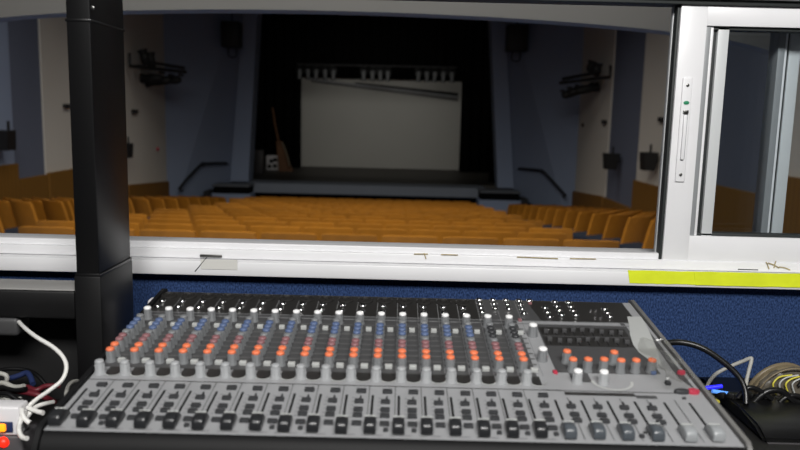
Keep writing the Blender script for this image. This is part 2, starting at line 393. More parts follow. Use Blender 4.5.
# body
prof = [(-.006, ZF - .005), (-.012, ZF - .014), (-.013, ZF - .03), (-.006, .012), (.385, .012)]
pb = pan(0, VB + .008, -.003); prof += [(pb.y + .004, pb.z - .02), (pb.y, pb.z), (pan(0, VB).y, pan(0, VB, -.0015).z), (pan(0, 0).y, pan(0, 0, -.0015).z), (-.003, ZF - .003)]
b = bm_new(); prism(b, [(UL, y, z) for y, z in prof], (UR - UL, 0, 0)); mk('body', b, 'body', mx, 40)
for x in (UL + .04, UR - .04):
    for y in (.03, .35):
        b = bm_new(); lathe(b, [(.012, 0), (.013, .012)], 16, Matrix.Translation((x, y, 0))); mk('foot', b, 'blackm', mx, 35)
for x, s in ((UL, -1), (UR, 1)):
    b = bm_new(); prism(b, [(x + s * .001, y + dy, z + dz) for (y, z), dy, dz in zip(prof, [-.002, -.003, -.003, -.002, .002, .002, .003, .001, 0, -.001], [.001, 0, 0, .002, .002, .003, .004, .006, .006, .004])], (s * .005, 0, 0)); mk('side_cheek', b, 'body' if s < 0 else 'edge', mx, 40)
# panel and its printed areas (all one part)
b = bm_new()
def quadp(pts, h, mi):
    vs = [b.verts.new(pan(u, v, h)) for u, v in pts]; f = b.faces.new(vs); f.material_index = mi
    f.normal_update()
    if f.normal.z < 0: f.normal_flip()
def rectp(u0, v0, u1, v1, h, mi): quadp([(u0, v0), (u1, v0), (u1, v1), (u0, v1)], h, mi)
rectp(UL, -.002, UR, VB, 0, 0)
PIT_U, U0 = .0282, -.3334
chan = [U0 + PIT_U * i for i in range(18)]
H1, H2, H3 = .0003, .0005, .0007
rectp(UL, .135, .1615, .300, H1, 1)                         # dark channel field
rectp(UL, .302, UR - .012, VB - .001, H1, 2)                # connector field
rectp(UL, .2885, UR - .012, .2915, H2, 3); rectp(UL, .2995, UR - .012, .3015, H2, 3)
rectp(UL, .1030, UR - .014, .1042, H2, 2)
for i, u in enumerate(chan):
    ug = u + PIT_U / 2                                       # scallop in the gap between two pan knobs
    pts = [(ug + .0085 * (s), .136) for s in (1, -1)]
    arc = [(ug - .0085 * cos(pi * k / 12), .1235 - .0095 * sin(pi * k / 12)) for k in range(13)]
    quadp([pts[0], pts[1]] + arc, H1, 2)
    outer = [(ug - .0103 * cos(pi * k / 12), .1235 - .0115 * sin(pi * k / 12)) for k in range(13)]
    inner = [(ug - .0088 * cos(pi * k / 12), .1235 - .0098 * sin(pi * k / 12)) for k in range(13)]
    for k in range(12): quadp([outer[k], outer[k + 1], inner[k + 1], inner[k]], H2, 4)
    s = u + PIT_U * .80
    if i < 17: rectp(s - .0004, .006, s + .0004, .103, H2, 1)
    rectp(s - .0004, .137, s + .0004, .372, H3, 3)
    for k in range(9):                                        # short printed scale marks in the dark field
        rectp(u + .0065, .150 + k * .0150, u + .0205, .1535 + k * .0150, H2, 5)
    rectp(u - .010, .0028, u + .012, .0034, H2, 1)
    for k in range(6): rectp(u + .0045, .036 + k * .008, u + .0075, .0366 + k * .008, H2, 1)
# master column, graphic equaliser field, swoosh
quadp([(.1635, .105), (.1835, .105), (.1835, .298), (.1635, .298)], H2, 0)
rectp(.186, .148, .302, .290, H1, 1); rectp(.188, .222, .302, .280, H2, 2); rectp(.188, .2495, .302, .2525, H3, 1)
sw = [unp(*p) for p in ((627, 317), (629, 325), (630, 335), (633, 345), (639, 353), (650, 361), (662, 367), (657, 350), (652, 338), (646, 325), (641, 317))]
quadp(sw, H3, 4)
rectp(.302, .15, .308, .30, H1, 1)
arc = [(.2450 + .024 * cos(a), .128 + .022 * sin(a)) for a in [pi + k * pi / 2 / 8 for k in range(17)]]
for k in range(16):
    (x0, y0), (x1, y1) = arc[k], arc[k + 1]
    quadp([(x0, y0), (x1, y1), (.2450 + (x1 - .2450) * .86, .128 + (y1 - .128) * .86), (.2450 + (x0 - .2450) * .86, .128 + (y0 - .128) * .86)], H3, 4)
rectp(.200, .125, .222, .150, H1, 1)
for (u, v) in ((.2855, .345), (.2925, .345), (.2855, .325), (.2925, .325)): pass
quadp([(.325, .14), (.3345, .115), (.3345, .30), (.330, .30)], H1, 1)
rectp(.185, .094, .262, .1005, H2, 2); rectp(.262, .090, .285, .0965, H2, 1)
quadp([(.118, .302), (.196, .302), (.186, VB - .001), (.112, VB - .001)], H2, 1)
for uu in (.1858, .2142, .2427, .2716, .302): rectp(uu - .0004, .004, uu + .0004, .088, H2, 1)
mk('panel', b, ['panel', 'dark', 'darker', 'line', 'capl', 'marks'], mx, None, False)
# knob meshes
def knob_mesh(name, m, r, h):
    b = bm_new(); lathe(b, [(r * 1.18, 0), (r * 1.15, h * .15), (r * .98, h * .25), (r * .9, h * .93), (r * .8, h)], 14)
    for k in range(8):
        a = 2 * pi * k / 8; box(b, (r * .95 * cos(a), r * .95 * sin(a), h * .55), (r * .12, r * .12, h * .6), Matrix.Rotation(a, 3, 'Z'))
    return mk(name, b, m, mx, 50)
def cap_mesh(name, m, r, h, par):
    b = bm_new(); lathe(b, [(r * .90, -.0006), (r * .93, .0006), (r * .84, .0018), (r * .5, .0026), (0, .0028)], 14)
    o = mk(name, b, m, par, 60); o.matrix_local = Matrix.Translation((0, 0, h)); return o
made = {}
def knob(kind, u, v, body='knob', cap='capo', r=.0053, h=.0150):
    key = (kind, body, cap, r, h)
    if key not in made:
        k = knob_mesh(kind, body, r, h); c = cap_mesh('knob_cap', cap, r, h, k); made[key] = (k, c)
        k.matrix_local = pmat(u, v); return k
    k0, c0 = made[key]; k = dupe(k0, mx, pmat(u, v)); dupe(c0, k, Matrix.Translation((0, 0, h))); return k
made2 = {}
def small(kind, u, v, s, m, h0=0, bev=.0006, key=None):
    key = (kind, s, m)
    if key not in made2:
        b = bm_new(); box(b, (0, 0, s[2] / 2), s, None, 0, min(bev, min(s) * .4)); o = mk(kind, b, m, mx, 35); made2[key] = o
        o.matrix_local = pmat(u, v, h0); return o
    return dupe(made2[key], mx, pmat(u, v, h0))
for i, u in enumerate(chan):
    st = i >= 16
    g = knob('gain_knob', u + .0015, .277, 'knob', 'capw', .0052, .015)
    for v, cp in ((.2505, 'knob'), (.2385, 'capb' if not st else 'capk'), (.2265, 'capb' if not st else 'capk'), (.2145, 'capb' if not st else 'capk')): knob('equaliser_knob', u + .001, v, 'knob', cp)
    for v, cp in ((.2005, 'knob'), (.1895, 'capr'), (.1785, 'capr')): knob('auxiliary_knob', u + .001, v, 'knob', cp)
    for v in (.1635, .1495): knob('effects_knob', u + .001, v, 'knob', 'capo', .0053, .0150)
    knob('pan_knob', u + .0005, .119, 'lknob', 'lknob', .0055, .014)
    small('pad_button', u + .0140, .2548, (.0075, .0055, .005), 'capl')
    small('mid_button', u + .0140, .1480, (.0085, .0055, .005), 'capl')
    small('mute_button', u + .0140, .0895, (.0105, .0062, .0035), 'capk')
# jacks
def jack_mesh():
    b = bm_new(); lathe(b, [(.0048, 0), (.0048, .002), (.0036, .0034), (.0024, .0034), (.0022, .0005), (0, .0005)], 12); return mk('jack_socket', b, 'chrome', mx, 40)
jm = None
def jack(u, v):
    global jm
    if jm is None: jm = jack_mesh(); jm.matrix_local = pmat(u, v, .001)
    else: dupe(jm, mx, pmat(u, v, .001))
xm = None
for i, u in enumerate(chan):
    if i < 16:
        b = bm_new()
        if xm is None:
            lathe(b, [(.0112, 0), (.0112, .0015), (.0105, .002), (.0092, .002), (.0088, .0008), (0, .0008)], 20)
            for a in (0, 2 * pi / 3, 4 * pi / 3): lathe(b, [(.0012, .001), (.0012, .003)], 8, Matrix.Translation((.005 * sin(a), -.005 * cos(a), 0)))
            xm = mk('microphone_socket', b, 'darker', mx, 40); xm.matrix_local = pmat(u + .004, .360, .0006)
        else: b.free(); dupe(xm, mx, pmat(u + .004, .360, .0006))
        jack(u + .002, .3360); jack(u + .002, .3155)
for uu, vs in ((.117, (.370, .354, .338, .322)), (.137, (.370, .354, .338)), (.156, (.370, .354, .338)), (.175, (.370, .354, .338, .322)), (.1905, (.371,)), (.2085, (.345, .328, .311)), (.2265, (.368, .352, .336, .320)), (.2465, (.368, .352, .336, .320)), (.2930, (.345, .331, .318))):
    for v in vs: jack(uu, v)
for (u, v) in ((.272, .340), (.279, .340), (.272, .3155), (.280, .3155)): small('phono_socket', u, v, (.003, .003, .003), 'chrome')
# faders
def fader(kind, u, v, m, j):
    key = ('fader', m)
    if key not in made2:
        b = bm_new()
        sec = [(-.0125, .003), (-.0120, .0085), (-.0095, .0118), (-.003, .0125), (.003, .0118), (.0085, .0085), (.0125, .0035)]
        pr = [(-.0125, .002)] + sec + [(.0125, .002)]
        cols = []
        for x, k in ((-.0058, .86), (-.0048, .97), (-.002, 1), (.002, 1), (.0048, .97), (.0058, .86)):
            cols.append([b.verts.new((x, y * (.96 if abs(x) > .005 else 1), .002 + (z - .002) * k)) for y, z in pr])
        for A, B in zip(cols, cols[1:]):
            for q in range(len(pr)):
                q2 = (q + 1) % len(pr); b.faces.new((A[q], A[q2], B[q2], B[q]))
        b.faces.new(cols[0]); b.faces.new(list(reversed(cols[-1])))
        o = mk('fader_cap', b, m, mx, 60)
        b = bm_new(); box(b, (0, .0048, .0112), (.0108, .0012, .0012), Matrix.Rotation(-.35, 3, 'X')); l = mk('pointer_line', b, 'capl', o)
        made2[key] = (o, l); o.matrix_local = pmat(u, v); return
    o0, l0 = made2[key]; o = dupe(o0, mx, pmat(u, v)); dupe(l0, o)
fu = [-.3327 + .0280 * i for i in range(18)] + [.1715, .1997, .2278, .2571, .2889, .3162]
for i, u in enumerate(fu):
    small('fader_slot', u, .049, (.0026, .066, .0006), 'blackm', .0002)
    fader('fader_cap', u, .0155 + random.uniform(-.001, .001), 'fader' if i < 18 else ('gfader' if i < 22 else 'lfader'), i)
    if i < 22:
        bu = u + .0140
        for v, m in ((.067, 'capk'), (.050, 'capk'), (.0385, 'capk'), (.0225, 'capk')):
            if i >= 18 and v < .03: continue
            small('routing_button', bu, v, (.0095, .0058, .0035), m)
        small('button_stem', bu + .0012, .0745, (.002, .006, .0028), 'capk')
        if i in (1, 4, 7, 8, 11, 12, 15, 16, 17, 20): small('solo_button', bu + .0015, .0115, (.0048, .0045, .003), 'capk')
# master section knobs
knob('master_knob', .175, .250, 'knob', 'capw', .0058, .0155); knob('master_knob', .1745, .178, 'knob', 'capw', .0058, .0155)
for u, v in ((.2027, .1738), (.2052, .1524), (.2229, .1534), (.2418, .1545), (.2589, .1743), (.2612, .1529), (.279, .1539), (.298, .1549)): knob('effects_knob', u, v, 'knob', 'capo', .0053, .0150)
for u, v in ((.2047, .1244), (.2338, .1235)): knob('pan_knob', u, v, 'lknob', 'capw', .0055, .014)
for u, v, c in ((.166, .30, 'capr'), (.180, .188, 'capr'), (.184, .146, 'red'), (.1905, .365, 'capr')): small('mute_lamp', u, v, (.005, .007, .003), c)
for k in range(9):
    for v in (.265, .236):
        small('equaliser_slot', .1945 + k * .0122, v, (.0016, .022, .0006), 'blackm', .0006)
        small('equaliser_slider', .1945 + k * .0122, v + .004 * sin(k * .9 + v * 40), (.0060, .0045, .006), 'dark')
small('tape_button', .3075, .125, (.006, .006, .004), 'capk'); small('blue_lamp', *unp(653, 374), (.006, .006, .004), 'capb')
b = bm_new(); lathe(b, [(.0065, 0), (.0065, .003), (.0055, .0042), (0, .0045)], 18, Matrix.Diagonal((1.35, .62, 1, 1))); o = mk('oval_button', b, 'capk', mx, 50); o.matrix_local = pmat(.3165, .1055)
for p, s in (((693, 393), 1.), ((681, 374), .7)):
    u, v = unp(*p); b = bm_new(); lathe(b, [(.0058 * s, 0), (.0058 * s, .003), (.005 * s, .0042), (0, .0045)], 18, Matrix.Diagonal((1.2, .75, 1, 1))); o = mk('red_button', b, 'red', mx, 50); o.matrix_local = pmat(min(u, .3325), v)
small('phones_lamp', *unp(684, 399), (.004, .003, .002), 'capk'); small('panel_hole', *unp(645, 433), (.004, .003, .001), 'blackm')
# crumpled clear film at the right end
b = bm_new(); n1, n2 = 16, 20; rows = []
for j in range(n2 + 1):
    row = []
    for i in range(n1 + 1):
        u = .292 + .036 * i / n1 + .004 * sin(j * .7); v = .095 + .105 * j / n2
        h = .0215 + .0022 * sin(i * .55 + j * .35) + .0015 * sin(j * .8 - i * .3)
        if i == n1: h -= .002
        row.append(b.verts.new(MO + pan(u, v, h)))
    rows.append(row)
for j in range(n2):
    for i in range(n1): b.faces.new((rows[j][i], rows[j][i + 1], rows[j + 1][i + 1], rows[j + 1][i]))
fo = mk('plastic_film', b, 'film', None, 60); so = fo.modifiers.new('thick', 'SOLIDIFY'); so.thickness = .0003
tag(fo, 'crumpled clear plastic film lying over the right end of the mixing console', 'plastic film')

# ================================================================ THINGS ON THE DESK
p = at(148, 298, 1.10); b = bm_new(); box2(b, (p.x, 1.092, DZ), (p.x + .05, 1.112, p.z), 0, .007, 4)
tag(mk('plug_adapter', b, 'wplastic', None, 35), 'white rounded plastic box peeking out behind the left back corner of the console', 'adapter')
# left: grey unit, white power strip
gy = .86
u0 = at(23, 438, gy); gu = tag(empty('power_unit', (u0.x - .07, gy + .06, DZ)), 'dark grey box with a red lamp underneath the white power strip', 'power unit')
gtop = u0.z
b = bm_new(); box2(b, (-.12, -.055, 0), (.066, -.01, gtop - DZ), 0, .004, 3); mk('case', b, 'gplastic', gu, 35)
q = at(1.5, 444, gy); b = bm_new(); lathe(b, [(.007, 0), (.007, .004), (.004, .008), (0, .009)], 16, Matrix.Translation(Vector((q.x, gy + .008, q.z)) - Vector((u0.x - .07, gy + .06, DZ))) @ Matrix.Rotation(pi / 2, 4, 'X')); mk('red_lamp', b, 'redled', gu, 50)
t0 = at(22, 408, gy + .003); ps = tag(empty('power_strip', (u0.x - .07, gy + .06, gtop)), 'white power strip with an orange lit rocker switch', 'power strip')
O = Vector((u0.x - .07, gy + .06, gtop))
b = bm_new(); box2(b, (-.13, -.056, 0.0005), (.064, -.030, t0.z - gtop), 0, .003, 3); mk('case', b, 'wplastic', ps, 35)
q = at(5, 428, gy); b = bm_new(); box(b, Vector((q.x - .006, gy + .003, q.z)) - O, (.028, .003, .013), None, 0, .001); mk('switch_frame', b, 'ncable', ps, 35)
b = bm_new(); box(b, Vector((q.x - .008, gy + .001, q.z)) - O, (.017, .006, .010), None, 0, .002); mk('rocker_switch', b, 'orangeled', ps, 35)
# charcoal adapter with white lead
ad = at(9, 326, 1.01); b = bm_new(); box(b, (ad.x - .02, 1.018, R(-.292) - .0138), (.076, .036, .027), None, 0, .006, 3)
tag(mk('cable_adapter', b, 'adapter', None, 35), 'charcoal plastic adapter hanging under the crossbeam', 'adapter')
def cable(name, pts, r, m, label, cat='cable', grp=None, s=8):
    b = bm_new(); tube(b, pts, r, 10, s); return tag(mk(name, b, m, None, 80), label, cat, grp)
cable('power_cable', [at(19, 322, .999), at(26, 329, .97), at(38, 338, .95), at(53, 347, .94), at(63, 357, .93), at(66.5, 368, .92), at(62, 380, .91), at(50, 390, .90), at(37, 399, .895), at(28, 407, .89), at(24, 414, .89)], .0027, 'wcable', 'white cable looping down from the charcoal adapter to the power strip')
cable('power_cable', [at(22, 402, .90), at(29, 408, .885), at(36, 411, .88), at(43, 413, .875)], .003, 'wcable', 'short white cable end lying level beside the power strip top', 'cable')
cable('power_cable', [at(53, 402, .92), at(44, 404, .905), at(36, 407, .895), at(31, 412, .885), at(26, 418, .88)], .003, 'wcable', 'white cable end pointing towards the console from the power strip', 'cable')
cable('power_cable', [at(22, 408, .87), at(22.5, 414, .868), at(25, 419, .866), at(30, 423, .865)], .0031, 'wcable', 'thick white cable stub drooping just right of the power strip', 'cable')
cable('power_cable', [at(25, 412, .880), at(20.5, 421, .862), at(19, 430, .858), at(22, 437, .85), at(27, 438.5, .845)], .003, 'wcable', 'white cable hanging straight down the right side of the power strip', 'cable')
cable('power_cable', [at(66, 397, .91), at(67, 389, .93), at(71, 383, .95), at(77, 381, .97), at(80, 385, .975)], .0026, 'gcable', 'grey white cable arching up against the left side of the console', 'cable')
yy = 0.99
cable('signal_cable', [at(-8, 392, yy), at(12, 391, yy - .01), at(30, 393, yy - .02), at(44, 397, yy - .02), at(54, 402, yy)], .004, 'rcable', 'dark red cable lying across the left pile of cables', 'cable')
cable('signal_cable', [at(14, 390, 1.0), at(26, 387, 1.0), at(36, 390, .99), at(46, 386, 1.0), at(60, 386, 1.01)], .0036, 'rcable', 'second dark red cable weaving behind the white cables', 'cable')
cable('signal_cable', [at(-6, 372, 1.03), at(8, 369, 1.03), at(26, 370, 1.03), at(38, 376, 1.02), at(48, 388, 1.01)], .003, 'kcable', 'thin black cable arching over the pile of cables', 'cable')
cable('signal_cable', [at(8, 379, 1.02), at(18, 376, 1.02), at(27, 373, 1.02), at(31, 378, 1.01), at(33, 384, 1.0)], .004, 'ncable', 'navy blue cable bent to a peak in the left pile', 'cable')
cable('signal_cable', [at(-6, 373, 1.0), at(3, 374, 1.0), at(7, 377, 1.0), at(6, 383, 1.0)], .0032, 'gcable', 'grey cable hook at the left edge of the cable pile', 'cable')
for k, (x0, y0, x1, y1, m, nm) in enumerate(((-6, 384, 24, 386, 'gcable', 'upper pale grey cable run in the left cable pile'), (-6, 388, 26, 389, 'kcable', 'black cable lying between grey runs in the left pile'), (-6, 398, 20, 399, 'gcable', 'grey cable just above the white power strip'), (-6, 402, 24, 402, 'gcable', 'lowest grey cable touching the white power strip top'), (-6, 395, 34, 400, 'kcable', 'black cable under the dark red cable in the left pile'))):
    cable('signal_cable', [at(x0, y0, .985 - .004 * k), at((2 * x0 + x1) / 3, y0 - 1 + k % 2, .98 - .004 * k), at((x0 + 2 * x1) / 3, y1 + 1, .975 - .004 * k), at(x1, y1, .97 - .004 * k)], .0034, m, nm)
# lower mass of cables on the desk, filling the pile
cable('signal_cable', [(-.66, .93, DZ + .006), (-.55, .95, DZ + .007), (-.46, .93, DZ + .006), (-.40, .90, DZ + .006), (-.37, .84, DZ + .006)], .0055, 'kcable', 'thick black cable on the desk along the left side of the console')
# right: black case, loops, coil
ec = tag(empty('equipment_case', (.62, 1.08, DZ)), 'black equipment case with rounded edges at the right end of the desk', 'case')
et = at(760, 398, 1.10).z - DZ; ef = at(760, 423, 1.02).z - DZ
b = bm_new(); prism(b, [(-.105, -.10, 0), (-.105, .115, 0), (-.105, .115, et), (-.105, -.02, et), (-.105, -.075, ef + .004), (-.105, -.10, ef - .008)], (.5, 0, 0)); 
bmesh.ops.bevel(b, geom=list(b.edges), offset=.004, segments=2, affect='EDGES'); mk('case_body', b, 'blackg', ec, 35)
b = bm_new(); p, q = at(742, 424, .979) - Vector((.62, 1.08, DZ)), at(815, 424.5, .979) - Vector((.62, 1.08, DZ)); box2(b, (-.1, -.1025, ef - .0125), (.38, -.099, ef - .0112)); mk('lid_seam', b, 'gplastic', ec)
for (x, y) in ((757, 406), (765, 403), (772, 408), (789, 413), (752, 400), (741, 409)):
    p = at(x, y, 1.03) - Vector((.62, 1.08, DZ)); b = bm_new(); box(b, (p.x, .02, et + .004), (.016, .012, .010), Matrix.Rotation(x * .3, 3, 'Z'), 0, .003); mk('catch', b, 'blackg', ec, 35)
# trunking on wall behind
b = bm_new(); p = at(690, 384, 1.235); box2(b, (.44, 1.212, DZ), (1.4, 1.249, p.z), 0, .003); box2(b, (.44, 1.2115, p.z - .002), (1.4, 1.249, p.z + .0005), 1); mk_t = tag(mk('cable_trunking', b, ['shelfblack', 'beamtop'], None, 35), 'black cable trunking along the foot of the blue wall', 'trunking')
for (a0, a1, m, nm) in (((706, 388), (722, 386), 'blueled', 'deep blue lit strip beside the console and grey cable'), ((712, 391), (731, 394), 'cyanled', 'pale blue lit strip just below the deep blue one')):
    p, q = at(*a0, 1.10), at(*a1, 1.10); b = bm_new(); tube(b, [p, q], .0032, 8, 0); tag(mk('light_strip', b, m, None, 60), nm, 'light strip')
cable('signal_cable', [at(718, 402, 1.10), at(713, 397, 1.115), at(707, 392, 1.12)], .0032, 'ycable', 'short yellow green cable beside the right edge of the console')
cable('signal_cable', [at(655, 347, 1.13), at(664, 343.5, 1.13), at(682, 342.5, 1.12), at(702, 348, 1.11), at(722, 361, 1.10), at(738, 376, 1.09), at(745, 390, 1.08), at(746, 404, 1.07)], .0048, 'kcable', 'thick black cable arching from behind the console to the black case')
cable('signal_cable', [at(705, 395, 1.17), at(708, 384, 1.17), at(716, 374, 1.165), at(730, 366.5, 1.16), at(742, 361.5, 1.155), at(750, 358.3, 1.15), at(751.5, 359.8, 1.148), at(749, 370, 1.14), at(746.5, 381, 1.13), at(745, 392, 1.12)], .0030, 'gcable', 'grey cable bent sharply over beside the coil of beige cable', 'cable', None, 6)
for pts, rr, nm in ((((738, 398), (748, 388), (760, 391), (772, 399)), .0042, 'black cable humped in front of the left end of the beige coil'), (((752, 404), (766, 392), (781, 391), (793, 400), (803, 403)), .005, 'thick black cable humped in front of the beige coil, nearest the console'), (((776, 406), (786, 397), (797, 396), (812, 402)), .0042, 'black cable humped in front of the right end of the beige coil')):
    cable('signal_cable', [at(x, y, 1.088) for x, y in pts], rr, 'kcable', nm)
# coil of beige cable
cc = at(786, 394, 1.13); co = tag(empty('cable_coil', (cc.x, cc.y, cc.z)), 'coil of beige cable and yellow wires wrapped in smoky plastic on the black case', 'cable coil')
for k, (rx, rz, dy, r) in enumerate(((.053, .047, .016, .004), (.050, .044, .010, .004), (.052, .045, .004, .0038))):
    b = bm_new(); tube(b, [(rx * cos(pi * i / 30), dy + .006 * sin(2 * pi * i / 30), rz * sin(pi * i / 30) - .004) for i in range(31)], r, 8, 0); mk('cable_loop', b, 'bcable', co, 80)
b = bm_new(); tube(b, [(.002 + .057 * cos(a), -.0165 - .003 * sin(a), -.006 + .055 * sin(a)) for a in [pi * k / 20 for k in range(21)]], .0014, 8, 0); mk('plastic_rim', b, 'bcable', co, 80)
b = bm_new(); bmesh.ops.create_uvsphere(b, u_segments=28, v_segments=18, radius=1)
for v in b.verts:
    w = 1 + .03 * sin(v.co.x * 9 + v.co.z * 7) + .03 * sin(v.co.z * 13 - v.co.y * 8)
    v.co = Vector((.002 + v.co.x * .055 * w, -.006 + v.co.y * .014 * w, max(-.004 + v.co.z * .050 * w, -.012)))
mk('plastic_wrap', b, 'bag', co, 60)
for k in range(4):
    x = -.034 + k * .010; b = bm_new(); tube(b, [(x + .030, -.0185, .038), (x + .010, -.0205, .035 - .001 * k), (x, -.0225, .025), (x + .003, -.0225, .014), (x + .007, -.0225, .006)], .0013, 8); mk('yellow_wire', b, 'ycable' if k % 2 == 0 else 'capl', co, 80)
b = bm_new(); tube(b, [(.006, -.0225, .022), (.015, -.0225, .032), (.024, -.022, .016), (.027, -.022, .002)], .003, 8); mk('black_wire', b, 'kcable', co, 80)

# ================================================================ AUDITORIUM
AX = -.85
def fc(Y): return R(-(.45 + .0905 * max(Y, 3)) - .85)      # floor of the centre block
def fz(Y): return R(-(.23 + .1035 * max(Y, 3)) - .85)      # floor of the side blocks
FB = fz(21) - .4
for nm, x0, x1, f in (('centre', -4.47, 2.55, fc), ('left_block', -7.5, -4.47, fz), ('right_block', 2.55, 5.8, fz)):
    b = bm_new()
    prism(b, [(x0, 1.55, f(1.55)), (x0, 3, f(3)), (x0, 20.4, f(20.4)), (x0, 30.4, f(20.4)), (x0, 30.4, FB), (x0, 1.55, FB)], (x1 - x0, 0, 0)); struct(mk('floor_auditorium_' + nm, b, 'carpet'))
CE = 5.3
b = bm_new(); box2(b, (-7.5, 1.4, CE), (5.8, 30.4, CE + .15)); struct(mk('ceiling_auditorium', b, 'blackm'))
XL, XR = -6.22, 4.62
FL = fz(20.4) - .1
# side walls in stepped bays; each bay cream or dark blue with timber dado below
def bay(name, side, Y0, Y1, m, inset, dz, dm='dado'):
    x = (XL if side < 0 else XR) + side * inset
    b = bm_new(); box2(b, (x, Y0, FL), (x + side * (.55 - inset), Y1, CE)); struct(mk(name, b, m))
    if dz is not None:
        b = bm_new(); box2(b, (x - side * .06, Y0 + .002, FL), (x, Y1 - .002, R(dz)), 0, .004); struct(mk('trim_dado', b, dm))
for side, nm in ((-1, 'left'), (1, 'right')):
    bay('wall_auditorium_' + nm, side, 16.7, 19.6, 'cream', 0, None)
    x = XL if side < 0 else XR
    b = bm_new(); prism(b, [(x, 16.7, FL), (x, 19.6, FL), (x, 19.6, R(-1.87)), (x, 16.7, R(-1.70))], (-side * .06, 0, 0)); struct(mk('trim_dado', b, 'dado'))
    bay('wall_auditorium_' + nm, side, 14.55, 16.7, 'dblue', .03, -1.72)
    if side < 0:
        bay('wall_auditorium_left', -1, 12.95, 14.55, 'cream', 0, -1.14)
        bay('wall_auditorium_left', -1, 11.9, 12.95, 'dblue', .03, -1.17)
        bay('wall_auditorium_left', -1, 6.6, 11.9, 'blue', .0, -.91)
    else:
        bay('wall_auditorium_right', 1, 11.8, 14.55, 'cream', 0, -1.14)
        bay('wall_auditorium_right', 1, 9.0, 11.8, 'dblue', .03, -.89)
        bay('wall_auditorium_right', 1, 6.6, 9.0, 'cream', .0, -.60)
    bay('wall_auditorium_' + nm, side, 1.4, 6.6, 'dblue', .1, -.4)
b = bm_new(); box2(b, (-7.5, 30.2, FL), (5.8, 30.4, CE)); struct(mk('wall_stage_back', b, 'curtain'))
for x0, x1, nm in ((-7.5, -6.75, 'left'), (5.05, 5.8, 'right')):
    b = bm_new(); box2(b, (x0, 19.6, FL), (x1, 30.2, CE)); struct(mk('wall_stage_' + nm, b, 'blackm'))
# splayed blue walls and leaning proscenium columns
ZS = R(-2.045); SPL = {}
for side, nm in ((-1, 'left'), (1, 'right')):
    if side < 0: cb, ctp, ib, itp = at(231, 180, 22), at(243, 20, 22), at(249, 180, 22), at(257.5, 20, 22)
    else: cb, ctp, ib, itp = at(513, 180, 22), at(505, 20, 22), at(497, 180, 22), at(490.5, 20, 22)
    def ext(p, q, z): t = (z - p.z) / (q.z - p.z); return p + (q - p) * t
    o0, o1, i0, i1 = ext(cb, ctp, FL), ext(cb, ctp, CE), ext(ib, itp, ZS), ext(ib, itp, CE)
    o2 = ext(cb, ctp, ZS)
    x = XL if side < 0 else XR
    b = bm_new(); a0, a1 = Vector((x, 19.6, FL)), Vector((x - side * .0, 19.6, CE))
    vs = [b.verts.new(p) for p in (a0, o0, o1, a1)]; bk = [b.verts.new(p + Vector((side * .5, .5, 0))) for p in (a0, o0, o1, a1)]
    b.faces.new(vs); b.faces.new(list(reversed(bk)))
    for k in range(4): b.faces.new((vs[k], vs[(k + 1) % 4], bk[(k + 1) % 4], bk[k]))
    SPL[side] = abs(x - o0.x) / (o0.y - 19.6)
    struct(mk('wall_splay_' + nm, b, 'blue'))
    b = bm_new(); prism(b, [o2 + Vector((0, -.10, 0)), i0 + Vector((0, -.10, 0)), i1 + Vector((0, -.10, 0)), o1 + Vector((0, -.10, 0))], (0, .7, 0)); struct(mk('column_proscenium_' + nm, b, 'lblue'))
b = bm_new(); box2(b, (-7, 22.2, R(3.2)), (5.2, 22.5, CE)); struct(mk('wall_proscenium_head', b, 'blackm'))
# stage
b = bm_new(); box2(b, (-6.7, 22.55, FL), (5.0, 30.2, ZS)); struct(mk('floor_stage', b, 'stage'))
EY = 20.75
xa, xb = at(212, 186, EY).x, at(521, 193, EY).x
xm0, xm1 = at(246, 186, 21.5).x, at(486, 190, 21.5).x
b = bm_new(); box2(b, (xm0, 21.5, ZS - .28), (xm1, 22.56, ZS + .002), 0, .02); struct(mk('floor_stage_apron', b, 'lip'))
b = bm_new(); box2(b, (xm0, 21.9, FL), (xm1, 22.5, ZS - .28)); struct(mk('wall_stage_front', b, 'curtain'))
for s, nm in ((-1, 'left'), (1, 'right')):
    p_, q_ = (xa, xm0 + .25) if s < 0 else (xm1 - .25, xb)
    b = bm_new(); box2(b, (p_, EY, ZS - .05), (q_, 21.5, ZS + .001), 0, .01); struct(mk('floor_stage_apron', b, 'apron'))
    b = bm_new(); box2(b, (p_ + .03, EY + .05, ZS - .25), (q_ - .03, 21.5, ZS - .05)); struct(mk('wall_stage_front', b, 'curtain'))
    b = bm_new(); box2(b, (p_ - .02, EY + .02, FL), (q_ + .02, 21.5, ZS - .25), 0, .01); struct(mk('wall_stage_front', b, 'blue'))
    x0 = p_ if s < 0 else q_
    for k in range(3):
        b = bm_new(); z = ZS - .16 * (k + 1); xs = x0 + s * (.02 + .15 * k)
        box2(b, (xs, 20.45, FL), (xs + s * .15, 21.1, z), 0, .01); struct(mk('floor_stage_step_' + nm, b, 'step'))
